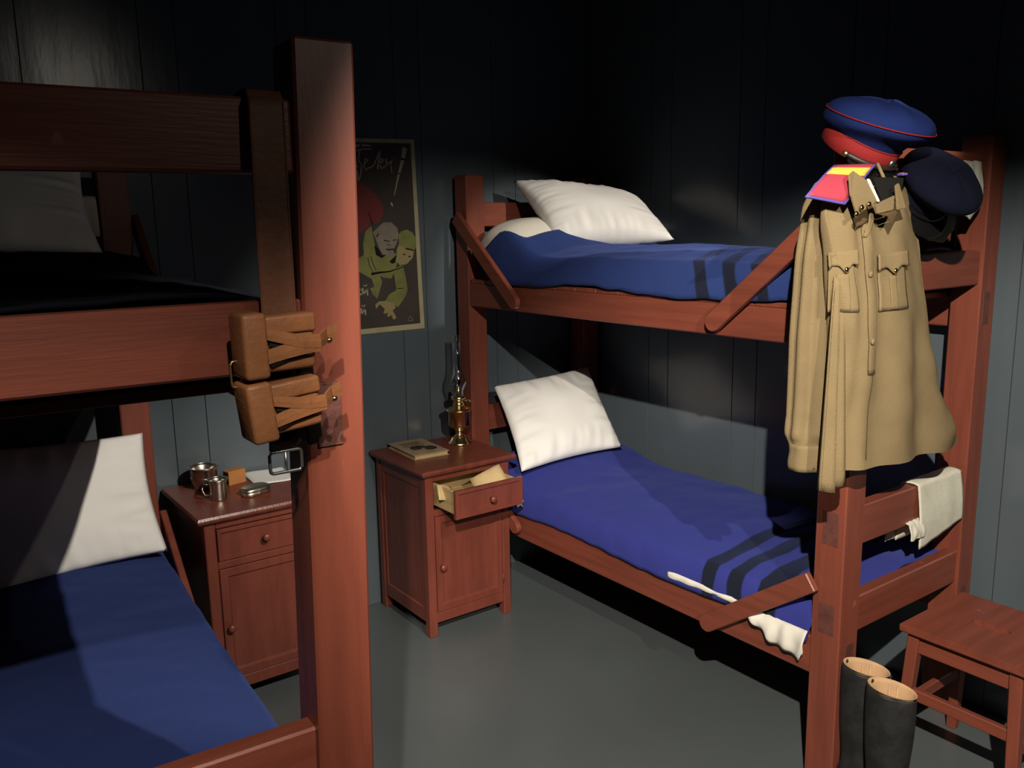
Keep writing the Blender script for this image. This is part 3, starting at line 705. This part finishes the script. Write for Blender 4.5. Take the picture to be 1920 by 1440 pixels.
# ---------------------------------------------------------------- cloths on the rails
def hung_cloth(name, x0, x1, yc, half, ztop, f0, f1, m, seed, label, cat='towel', group=None, fl=.006, skewf=None):
    """cloth folded over a rail running along X: front fall f0(x), back fall f1(x)"""
    P = []; nu, nv = 26, 44
    for i in range(nu+1):
        s = i/nu; x = lerp(x0, x1, s); row = []; A = f0(s); B_ = f1(s)
        for j in range(nv+1):
            v = j/nv
            if v < .42: d = (.42-v)/.42; y = yc-half-.006-.010*math.sin(d*2.2)*1; z = ztop-A*d-.002; xx = x+(skewf(s, d) if skewf else 0)
            elif v > .58: d = (v-.58)/.42; y = yc+half+.006; z = ztop-B_*d-.002; xx = x-.02*d
            else: k = (v-.42)/.16; y = yc-(half+.006)*math.cos(k*math.pi); z = ztop+.008*math.sin(k*math.pi); xx = x
            row.append((xx-(x0+x1)/2, y-yc+fl*.6*nz(s*4, v*4, seed), z-ztop+.003*nz(s*5, v*3, seed+3)))
        P.append(row)
    o = grid(name, P, m, None, thick=.004); o.location = ((x0+x1)/2, yc, ztop); return tag(o, label, cat, group)
hung_cloth('towel', 2.235, 2.480, 1.604, .020, RB[1]+.001, lambda s: interp([(0, .190), (1, .150)], s), lambda s: .17, towel_m, 1, 'white towel folded over the lower foot rail above the stool', skewf=lambda s, d: .012*d)
hung_cloth('towel', 2.190, 2.262, 1.604, .026, RB[1]-.105, lambda s: .045, lambda s: .06, towel_m, 4, 'small folded white cloth hanging behind the towel on the lower foot rail')
hung_cloth('towel', 2.340, 2.455, 1.604, .020, RD[0]+.072, lambda s: interp([(0, .14), (.5, .155), (1, .115)], s), lambda s: .13, towel_m, 6, 'white towel behind the dark cap near the far post')
hung_cloth('cloth', 2.150, 2.290, 1.604, .030, RD[0]-.02, lambda s: interp([(0, .115), (.6, .125), (1, .09)], s), lambda s: .1, mat('dim_khaki_cloth', (.28, .25, .15), .9), 8, 'dull khaki cloth hanging under the dark cap', 'cloth')
folded('folded_paper', (2.33, 1.625, 1.4945), .13, .03, 0, 2, 'small white folded paper lying on the upper foot rail', paper, 0)
pw = hung_cloth('towel', .385, .455, 3.31, .022, 1.69, lambda s: .115, lambda s: .10, towel_m, 11, 'narrow white towel on the head rail beside the dim upper left pillow')

# ---------------------------------------------------------------- tunic
tu = tag(empty('tunic', (1.85, 1.52, 1.70)), 'khaki military tunic with red shoulder board hanging from the bed post', 'tunic')
TO = Vector((1.85, 1.52, 1.70))
XL = [(.93, 1.745), (1.30, 1.700), (1.50, 1.665), (1.60, 1.640), (1.64, 1.640), (1.70, 1.66)]
XR = [(.93, 2.290), (.97, 2.285), (1.00, 2.262), (1.05, 2.215), (1.146, 2.150), (1.295, 2.100), (1.49, 2.052), (1.60, 2.020), (1.66, 1.990), (1.70, 1.975)]
def t_top(x): return interp([(1.60, 1.640), (1.66, 1.665), (1.74, 1.690), (1.80, 1.672), (1.86, 1.672), (1.92, 1.690), (1.98, 1.660), (2.02, 1.63)], x)
def tunic_front(x, z):
    """depth offset of the folds of the front"""
    g = .5+.5*min(1, max(0, (1.45-z)/.45))
    d = .010*g*math.sin((x-1.70)*34+(z-1.3)*2.0)+.014*g*nz(x*10, z*2.2, 3)+.018*nz(x*4, z*2.5, 8)+.005*nz(x*16+z*9, z*12, 5)
    d += -.016*math.exp(-((x-1.735-(1.6-z)*.03)/.018)**2)*(1 if z < 1.57 else 0)*.5
    d += .022*math.exp(-((x-2.21)/.05)**2-((z-1.03)/.06)**2)
    return d
def tsec(q, v):
    c, s = math.cos(q), math.sin(q)
    zt = 1.0
    hemz = .962+.016*(1-c)/2+(.0 if s > 0 else -.03)*abs(s)
    zguess = lerp(hemz, 1.66, v)
    for _ in range(2):
        xl, xr = interp(XL, zguess), interp(XR, zguess); xc, a = (xl+xr)/2, (xr-xl)/2
        x = xc+a*math.copysign(abs(c)**.75, c); zguess = lerp(hemz, t_top(x), v)
    z = zguess
    b = interp([(0, .042), (.5, .040), (.85, .030), (.97, .014), (1, .003)], v)
    yc = 1.520+.010*v
    y = yc-b*math.copysign(abs(s)**.45, s)
    if s > 0: y -= tunic_front(x, z)*min(1, s*3)*min(1, (1-v)*8+.2)
    return Vector((x, y, z))
nu, nv = 110, 90
P = [[tsec(2*math.pi*i/nu, j/nv)-TO for j in range(nv+1)] for i in range(nu)]
tb = grid('tunic_body', P, khaki, tu, closed_u=True)
def tf(x, z, off=.003):
    """point just in front of the tunic front at x, z"""
    xl, xr = interp(XL, z), interp(XR, z); xc, a = (xl+xr)/2, (xr-xl)/2
    cc = max(-1, min(1, (x-xc)/a)); cang = math.copysign(abs(cc)**(1/.75), cc); q = math.acos(cang)
    v = (z-.97)/(t_top(x)-.97); v = max(0, min(1, v))
    b = interp([(0, .042), (.5, .040), (.85, .030), (.97, .014), (1, .003)], v); s = math.sin(q)
    y = 1.520+.010*v-b*abs(s)**.45-tunic_front(x, z)*min(1, s*3)*min(1, (1-v)*8+.2)
    return Vector((x, y-off, z))-TO
def patch(name, pts, m, par, off=.003, thick=.003, n=10):
    """bilinear quad (a,b,c,d) of (x,z) laid on the front"""
    P = []
    (a, b, c, d) = [Vector((p[0], p[1])) for p in pts]
    for i in range(n+1):
        row = []
        for j in range(n+1):
            s, t = i/n, j/n; p = (a*(1-s)+b*s)*(1-t)+(d*(1-s)+c*s)*t; row.append(tf(p.x, p.y, off))
        P.append(row)
    return grid(name, P, m, par, thick=thick, offset=0)
# sleeve on the aisle side
def sleeve():
    ctr = [(.975, 1.718, 1.590), (1.05, 1.722, 1.592), (1.12, 1.724, 1.590), (1.30, 1.716, 1.585), (1.463, 1.712, 1.580), (1.56, 1.706, 1.572), (1.62, 1.690, 1.560), (1.665, 1.690, 1.548), (1.695, 1.71, 1.540)]
    P = []; n = 64; rows = 60
    dv = Vector((.81, -.59, 0)); dn = Vector((.59, .81, 0))
    for i in range(n):
        q = 2*math.pi*i/n; row = []
        for j in range(rows+1):
            z = lerp(.975, 1.695, j/rows)
            cx = interp([(a[0], a[1]) for a in ctr], z); cy = interp([(a[0], a[2]) for a in ctr], z)
            w_ = interp([(.975, .047), (1.03, .050), (1.06, .062), (1.3, .060), (1.5, .054), (1.6, .046), (1.665, .034), (1.695, .012)], z)
            h_ = interp([(.975, .026), (1.03, .028), (1.06, .034), (1.3, .032), (1.6, .03), (1.665, .022), (1.695, .008)], z)
            amp = .006 if z > 1.05 else .002
            fo = amp*math.sin(q*7+.8*math.sin(z*4))+amp*.8*nz(math.cos(q)*3, math.sin(q)*3, z*1.6)
            if z < 1.12 and z > 1.03: fo += .004*nz(q*2, z*40)
            p = Vector((cx, cy, z))+dv*(w_+fo)*math.cos(q)+dn*(h_+fo)*math.sin(q)
            row.append(p-TO)
        P.append(row)
    o = grid('sleeve', P, khaki, tu, closed_u=True)
    bm = bmesh.new(); bm.from_mesh(o.data); bmesh.ops.holes_fill(bm, edges=bm.edges[:]); bmesh.ops.recalc_face_normals(bm, faces=bm.faces[:]); bm.to_mesh(o.data); bm.free()
    cuff = []
    for i in range(n):
        q = 2*math.pi*i/n; row = []
        for j in range(7):
            z = lerp(.968, 1.036, j/6); w_ = .050+.002*math.sin(j); h_ = .030
            fo = .002*math.sin(q*5)
            row.append(Vector((1.718, 1.590, z))+dv*(w_+fo)*math.cos(q)+dn*(h_+fo)*math.sin(q)-TO)
        cuff.append(row)
    grid('cuff', cuff, khaki, o, closed_u=True, thick=.002)
    # far sleeve, hanging behind the right side
    P = []
    for i in range(32):
        q = 2*math.pi*i/32; row = []
        for j in range(31):
            z = lerp(1.05, 1.655, j/30); cx = 1.985+.055*(1.655-z)/.6; cy = 1.535
            w_ = .042; h_ = .016*(1 if z < 1.6 else max(.2, (1.66-z)/.06)); fo = .004*math.sin(q*4+z*5)
            row.append(Vector((cx, cy+.018, z))+Vector((1, 0, 0))*(w_+fo)*math.cos(q)+Vector((0, 1, 0))*(h_+fo*.3)*math.sin(q)-TO)
        P.append(row)
    grid('sleeve', P, khaki, tu, closed_u=True)
    P = [[Vector((lerp(lerp(1.668, 1.652, j/20), lerp(1.700, 1.752, j/20), i/16), 1.512+(.012*math.sin(i*.95)+.004*math.sin(i*2.3))*(.3+j*.035)-.006*(i/16), lerp(1.46, .945-.008*math.sin(i*.3), j/20)))-TO for j in range(21)] for i in range(17)]
    grid('side_flap', P, khaki, tu, thick=.004)
sleeve()
# opening, placket, collar
patch('neck_opening', [(1.700, 1.612), (1.770, 1.622), (1.765, 1.585), (1.712, 1.562)], khaki_d, tu, .004, .001)
prism('neck_opening', [Vector((x, 1.488, z))-TO for x, z in ((1.765, 1.682), (1.895, 1.682), (1.885, 1.635), (1.81, 1.622))], ink, tu, .004, (0, 1, 0))  # near-black plate stands for the shade inside the collar
patch('placket', [(1.742, 1.575), (1.772, 1.575), (1.800, 1.22), (1.768, 1.22)], khaki, tu, .0035, .0035, 24)
patch('placket_seam', [(1.7735, 1.60), (1.7765, 1.60), (1.802, 1.0), (1.799, 1.0)], khaki_d, tu, .0012, .001, 24)
patch('placket_edge', [(1.770, 1.60), (1.800, 1.598), (1.752, 1.545), (1.742, 1.545)], khaki, tu, .007, .003)
# stand collar: left leaf, right leaf
def leaf(name, pts, m, y, th=.005, par=None): return prism(name, [Vector((x, yy, z))-TO for x, yy, z in pts], m, par or tu, th, (0, 1, 0), .0015)
cl = leaf('collar', [(1.655, 1.478, 1.683), (1.680, 1.484, 1.694), (1.722, 1.478, 1.675), (1.750, 1.464, 1.628), (1.672, 1.464, 1.594), (1.650, 1.468, 1.640)], khaki, 0)
leaf('collar_liner', [(1.722, 1.474, 1.676), (1.730, 1.474, 1.677), (1.757, 1.462, 1.626), (1.748, 1.460, 1.624)], sheet_m, 0, .006, cl)
cr = leaf('collar', [(1.748, 1.466, 1.620), (1.828, 1.468, 1.640), (1.818, 1.464, 1.606), (1.752, 1.462, 1.598)], khaki, 0)
leaf('collar', [(1.818, 1.462, 1.662), (1.832, 1.462, 1.668), (1.866, 1.460, 1.610), (1.826, 1.458, 1.606)], khaki, 0)
leaf('collar_shade', [(1.752, 1.462, 1.597), (1.84, 1.464, 1.607), (1.808, 1.462, 1.572), (1.79, 1.461, 1.592)], khaki_d, 0, .002)  # darker khaki leaf painted in as the shadow by the right collar
def button(x, z, r_=.0075, m=brass, par=tu, off=.006):
    p = tf(x, z, off); return lathe('button', [(0, 0), (r_*.8, 0), (r_, .002), (r_*.8, .0045), (0, .0055)], m, par, 16, loc=p, rot=(R(90), 0, 0))
for x, z in ((1.690, 1.459), (1.768, 1.300)): button(x+.07 if z > 1.4 else x, z, .008, khaki)
for p in ((1.678, 1.460, 1.612), (1.706, 1.460, 1.619), (1.662, 1.462, 1.598)):
    lathe('button', [(0, 0), (.006, 0), (.0075, .002), (.005, .005), (0, .006)], brass, cl, 14, loc=Vector(p)-TO, rot=(R(90), 0, 0))
# chest pockets
def pocket(xa, xb, ztop, body_b, flapdrop, name='chest_pocket'):
    pk = patch(name, [(xa+.010, ztop-.012), (xb-.008, ztop-.012), (xb+.012, body_b), (xa+.012, body_b)], khaki, tu, .0035, .003, 12)
    n = 20; P = []
    for i in range(n+1):
        s = i/n; x = lerp(xa, xb, s); zt = ztop+.006*s
        k = abs(s-.5)*2; low = zt-flapdrop*(.62+.38*max(0, 1-k*2.2)+.10*(k**3)); row = []
        for j in range(7): row.append(tf(x, lerp(zt, low, j/6), .0075+.004*(j/6)))
        P.append(row)
    grid('pocket_flap', P, khaki, pk, thick=.004, offset=0)
    p = tf((xa+xb)/2, ztop-flapdrop*.78, .0125); lathe('button', [(0, 0), (.006, 0), (.0075, .002), (.005, .005), (0, .006)], brass, pk, 14, loc=p, rot=(R(90), 0, 0))
    patch('pleat', [((xa+xb)/2-.012, ztop-flapdrop), ((xa+xb)/2+.012, ztop-flapdrop), ((xa+xb)/2+.016, body_b+.002), ((xa+xb)/2-.010, body_b+.002)], khaki, pk, .0065, .002)
pocket(1.800, 1.930, 1.503, 1.368, .052)
pocket(1.652, 1.715, 1.512, 1.374, .050)
# shoulder boards
def board(top, bot, half_t, half_b, lab=None):
    bd = None
    top, bot, ht, hb = Vector(top), Vector(bot), Vector(half_t), Vector(half_b)
    nrm = (bot-top).cross(ht).normalized()
    if nrm.z < 0: nrm = -nrm
    def strip(name, t0, t1, k, m, off, th, par):
        P = []
        for i in range(9):
            s = lerp(-k, k, i/8); row = []
            for j in range(13):
                t = lerp(t0, t1, j/12); c = top.lerp(bot, t)+nrm*(.012*math.sin(t*math.pi)+off); h = ht.lerp(hb, t); row.append(c+h*s-TO)
            P.append(row)
        return grid(name, P, m, par, thick=th, offset=0)
    bd = strip('shoulder_board', 0, 1, 1, board_blue, 0, .005, tu)
    strip('board_field', .02, .975, .90, board_red, .0032, .0015, bd)
    for k in range(3): strip('braid', .20+.085*k, .275+.085*k, .90, board_yel, .0045, .0015, bd)
    return bd
board((1.765, 1.535, 1.712), (1.600, 1.500, 1.628), (.055, -.02, .002), (.049, -.018, -.009))
b2 = board((1.945, 1.535, 1.692), (1.99, 1.505, 1.665), (.006, .018, .0), (.006, .018, 0))
tube('hanger_loop', [(1.83, 1.50, 1.68), (1.85, 1.53, 1.715), (1.875, 1.575, 1.72), (1.90, 1.60, 1.70)], .004, khaki, None)
bpy.data.objects['hanger_loop'].parent = tu
for v in bpy.data.objects['hanger_loop'].data.vertices: v.co -= TO
# ---------------------------------------------------------------- caps
def cap(loc, M3, crown, band, piping, label, detail=True):
    t = tag(empty('peaked_cap', loc), label, 'cap', None)
    t.rotation_euler = M3.to_euler()
    n = 48
    # crown: flaring wall then nearly flat top, higher at the front (-y local)
    prof = [(.088, .030), (.097, .038), (.112, .050), (.122, .064), (.125, .080), (.119, .096), (.100, .112), (.065, .124), (.03, .128), (0.0001, .129)]
    P = []
    for i in range(n):
        q = 2*math.pi*i/n; fr = -math.sin(q); row = []
        for r_, z in prof:
            k = min(1, r_/.13); zz = z+.030*fr*k*(z > .035)+.006*nz(math.cos(q)*2, math.sin(q)*2, z*20)*(z > .05)
            row.append((r_*math.cos(q)*1.0, r_*math.sin(q)*1.06-.012*(z > .06), zz))
        P.append(row)
    grid('crown', P, crown, t, closed_u=True, sub=1)
    lathe('band', [(.087, -.012), (.090, -.010), (.091, .034), (.086, .036), (.084, -.012), (.087, -.012)], band, t, 48, cap=False, sy=1.08)
    if piping:
        tube('crown_piping', [(.1245*math.cos(q), .1245*1.06*math.sin(q)-.012, .082-.028*math.sin(q)*1.0) for q in [2*math.pi*i/60 for i in range(60)]], .0018, piping, t, 6, closed=True)
        tube('band_piping', [(.0905*math.cos(q), .0905*1.08*math.sin(q), .035) for q in [2*math.pi*i/60 for i in range(60)]], .002, piping, t, 6, closed=True)
    # visor
    P = []
    for i in range(25):
        a = R(200+140*i/24); row = []
        for j in range(8):
            k = j/7; wdt = .052*math.sin(math.pi*i/24)**.6; rr = .089+wdt*k
            row.append((rr*math.cos(a), rr*1.06*math.sin(a), -.008-.026*k*math.sin(math.pi*i/24)-.0*k))
        P.append(row)
    grid('visor', P, patent, t, thick=.003)
    s = tube('chin_strap', [(.0935*math.cos(a), .0935*1.08*math.sin(a), .000) for a in [R(198+144*i/24) for i in range(25)]], .0065, dark_l if detail else patent, t, 8, flat=1)
    for a in (198, 342): lathe('strap_button', [(0, 0), (.007, 0), (.008, .003), (.005, .006), (0, .007)], brass_d, s, 16, loc=(.098*math.cos(R(a)), .098*1.08*math.sin(R(a)), 0), rot=(R(90), 0, R(a+90)))
    if detail: lathe('badge', [(0, 0), (.010, 0), (.012, .003), (.006, .006), (0, .007)], steel, t, 5, loc=(0, -.100, .014), rot=(R(90), 0, 0), sx=1.1)
    return t
M3 = Matrix.Rotation(R(-15), 3, Vector((-.85, -.53, 0))) @ Matrix.Rotation(R(22), 3, 'X') @ Matrix.Rotation(R(-8), 3, 'Y') @ Matrix.Rotation(R(4), 3, 'Z')
cap((1.890, 1.610, 1.762), M3, cap_blue, cap_red, cap_red, 'blue peaked cap with red band resting on top of the bed post above the tunic')
M3b = Matrix.Rotation(R(62), 3, 'X') @ Matrix.Rotation(R(-12), 3, 'Y')
cap((2.055, 1.530, 1.655), M3b, cap_dark, cap_dark, None, 'dark navy cap hanging in shadow behind the tunic and blue cap', False)

# ---------------------------------------------------------------- leather strap and pouches on the near post
sg = tag(empty('cartridge_pouches', (.31, 1.45, 1.40)), 'pair of tan leather pouches on a long strap hung from the left bed', 'pouch')
GO = Vector((.31, 1.45, 1.40))
def gg(x, y, z): return Vector((x, y, z))-GO
yr = 1.495
P = []
pathL = [(.308, 1.575, 1.685), (.308, 1.572, 1.73), (.308, 1.565, 1.768), (.308, 1.535, 1.7735), (.308, 1.512, 1.771), (.306, 1.500, 1.757), (.305, 1.497, 1.70), (.303, 1.496, 1.62), (.301, 1.490, 1.54), (.299, 1.485, 1.473), (.300, 1.480, 1.40), (.302, 1.475, 1.33)]
for k in range(2):
    P.append([gg(x+(k*.047), y, z) for x, y, z in pathL])
# refine rows
def dens(row, m=6):
    o = []
    for a, b in zip(row, row[1:]):
        for i in range(m): o.append(a.lerp(b, i/m))
    return o+[row[-1]]
Pm = [dens([a.lerp(b, t) for a, b in zip(P[0], P[1])], 4) for t in (0, .06, .5, .94, 1)]
strp = grid('long_strap', Pm, strap_m, sg, thick=.0035)
for k in (0, .047):
    tube('edge_welt', [gg(x+k, y-.0028, z) for x, y, z in pathL[4:]], .0016, strap_m, strp, 6)
def pouch(T, zt, zb, xa, xm, xb, skew, name='pouch'):
    """T depth front/back"""
    yf, yb = 1.408, 1.458
    c = Vector(((xa+xb)/2, (yf+yb)/2, (zt+zb)/2)); 
    def Q(x, y, z): return Vector((x+skew*(zt-z), y, z+skew*.9*(x-xa)))-GO
    bm = bmesh.new()
    def slab(name, x0, x1, y0, y1, z0, z1, m, par, bev=.006):
        bm = bmesh.new(); bmesh.ops.create_cube(bm, size=1)
        for v in bm.verts: v.co = Vector((lerp(x0, x1, v.co.x+.5), lerp(y0, y1, v.co.y+.5), lerp(z0, z1, v.co.z+.5)))
        bmesh.ops.bevel(bm, geom=bm.edges[:], offset=bev, segments=3, affect='EDGES', profile=.5)
        for v in bm.verts: v.co = Q(*v.co)
        me = bpy.data.meshes.new(name); bm.to_mesh(me); bm.free(); return link(name, me, m, par, smooth=True)
    bodyp = slab(name, xa+.006, xb, yf+.004, yb, zb+.002, zt-.004, leather, sg, .007)
    slab('end_band', xa, xm, yf-.004, yb+.002, zb-.004, zt+.004, leather, bodyp, .006)
    H = zt-zb
    slab('flap_lip', xm-.002, xb+.001, yf-.000, yb-.006, zt-H*.34, zt-.002, leather, bodyp, .004)
    # Y strap: two tapering arms that meet in a tab with a stud
    def arm(pts, name='closing_strap', m=leather, off=.005):
        P_ = [[Q(x, yf-off+.004*(x > xb)*0-(.003 if i in (0, 1) else 0)*0, z) for (x, z) in row] for i, row in enumerate(pts)]
        return grid(name, P_, m, bodyp, thick=.003, offset=0)
    def ribbon(name, cl, w0, w1, off, bend=True):
        A = []
        for e in (-1, 1):
            row = []
            for i, (x, z) in enumerate(cl):
                t = i/(len(cl)-1); row.append(Q(x, yf-off+(0 if x < xb else min(.02, (x-xb)*.9)), z+e*lerp(w0, w1, t)/2))
            A.append(dens(row, 5))
        mid = [a.lerp(b, .5)+Vector((0, -.0006, 0)) for a, b in zip(*A)]
        return grid(name, [A[0], mid, A[1]], leather, bodyp, thick=.0028, offset=0, smooth=False)
    ribbon('closing_strap', [(xm-.003, zt-H*.30), (xm+.022, zt-H*.40), (xm+.045, zt-H*.48), (xb+.004, zt-H*.52), (xb+.020, zt-H*.46), (xb+.036, zt-H*.40)], H*.19, H*.27, .0045)
    ribbon('closing_strap', [(xm-.003, zt-H*.68), (xm+.022, zt-H*.62), (xm+.045, zt-H*.58), (xb+.004, zt-H*.56)], H*.24, H*.26, .0035)
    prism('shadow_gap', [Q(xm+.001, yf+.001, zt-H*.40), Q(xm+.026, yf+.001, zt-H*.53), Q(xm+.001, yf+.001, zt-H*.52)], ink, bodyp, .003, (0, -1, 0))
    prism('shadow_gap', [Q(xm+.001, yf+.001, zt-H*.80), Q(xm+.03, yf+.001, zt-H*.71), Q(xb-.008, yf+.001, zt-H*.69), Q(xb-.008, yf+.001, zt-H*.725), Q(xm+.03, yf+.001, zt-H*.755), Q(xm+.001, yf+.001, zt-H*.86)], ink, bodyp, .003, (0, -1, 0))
    lathe('stud', [(0, 0), (.003, 0), (.0045, .003), (.003, .006), (0, .0065)], brass, bodyp, 12, loc=Q(xb+.016, yf-.001, zt-H*.52), rot=(R(90), 0, 0))
    return bodyp
pouch(0, 1.480, 1.402, .243, .276, .343, .02)
pouch(0, 1.388, 1.316, .242, .277, .343, .10)
# dark belt behind, with its buckle and the side ring
P = [[gg(x, 1.474+.002*math.sin(z*90), z) for z in (1.47, 1.44, 1.41, 1.38, 1.35, 1.32, 1.300, 1.284)] for x in (.293, .30, .325, .345, .352)]
belt = grid('belt', P, dark_l, sg, thick=.005, offset=0)
bar('belt', gg(.345, 1.466, 1.45), gg(.360, 1.470, 1.285), .022, .006, (0, 1, 0), dark_l, sg, .002)
tube('belt_tip', [gg(.300, 1.466, 1.298), gg(.325, 1.462, 1.290), gg(.333, 1.460, 1.300)], .006, strap_m, belt, 8, flat=.5)
bx0, bx1, bz0, bz1 = .286, .332, 1.256, 1.286
def rr(x0, x1, z0, z1, r_, y):
    o = []
    for cx, cz, a0 in ((x1-r_, z1-r_, 0), (x0+r_, z1-r_, 90), (x0+r_, z0+r_, 180), (x1-r_, z0+r_, 270)):
        for i in range(5): a = R(a0+90*i/4); o.append(gg(cx+r_*math.cos(a), y, cz+r_*math.sin(a)))
    return o
bk_ = tube('buckle', rr(bx0, bx1, bz0, bz1, .005, 1.458), .0025, steel, sg, 8, closed=True)
tube('buckle_bar', [gg(.309, 1.458, bz0), gg(.309, 1.458, bz1)], .0022, steel, bk_, 8)
tube('side_ring', rr(.238, .252, 1.386, 1.420, .004, 1.446), .0018, brass_d, sg, 8, closed=True)

dc = bpy.data.objects['peaked_cap.001']; dc.scale = (.82, .82, .82)
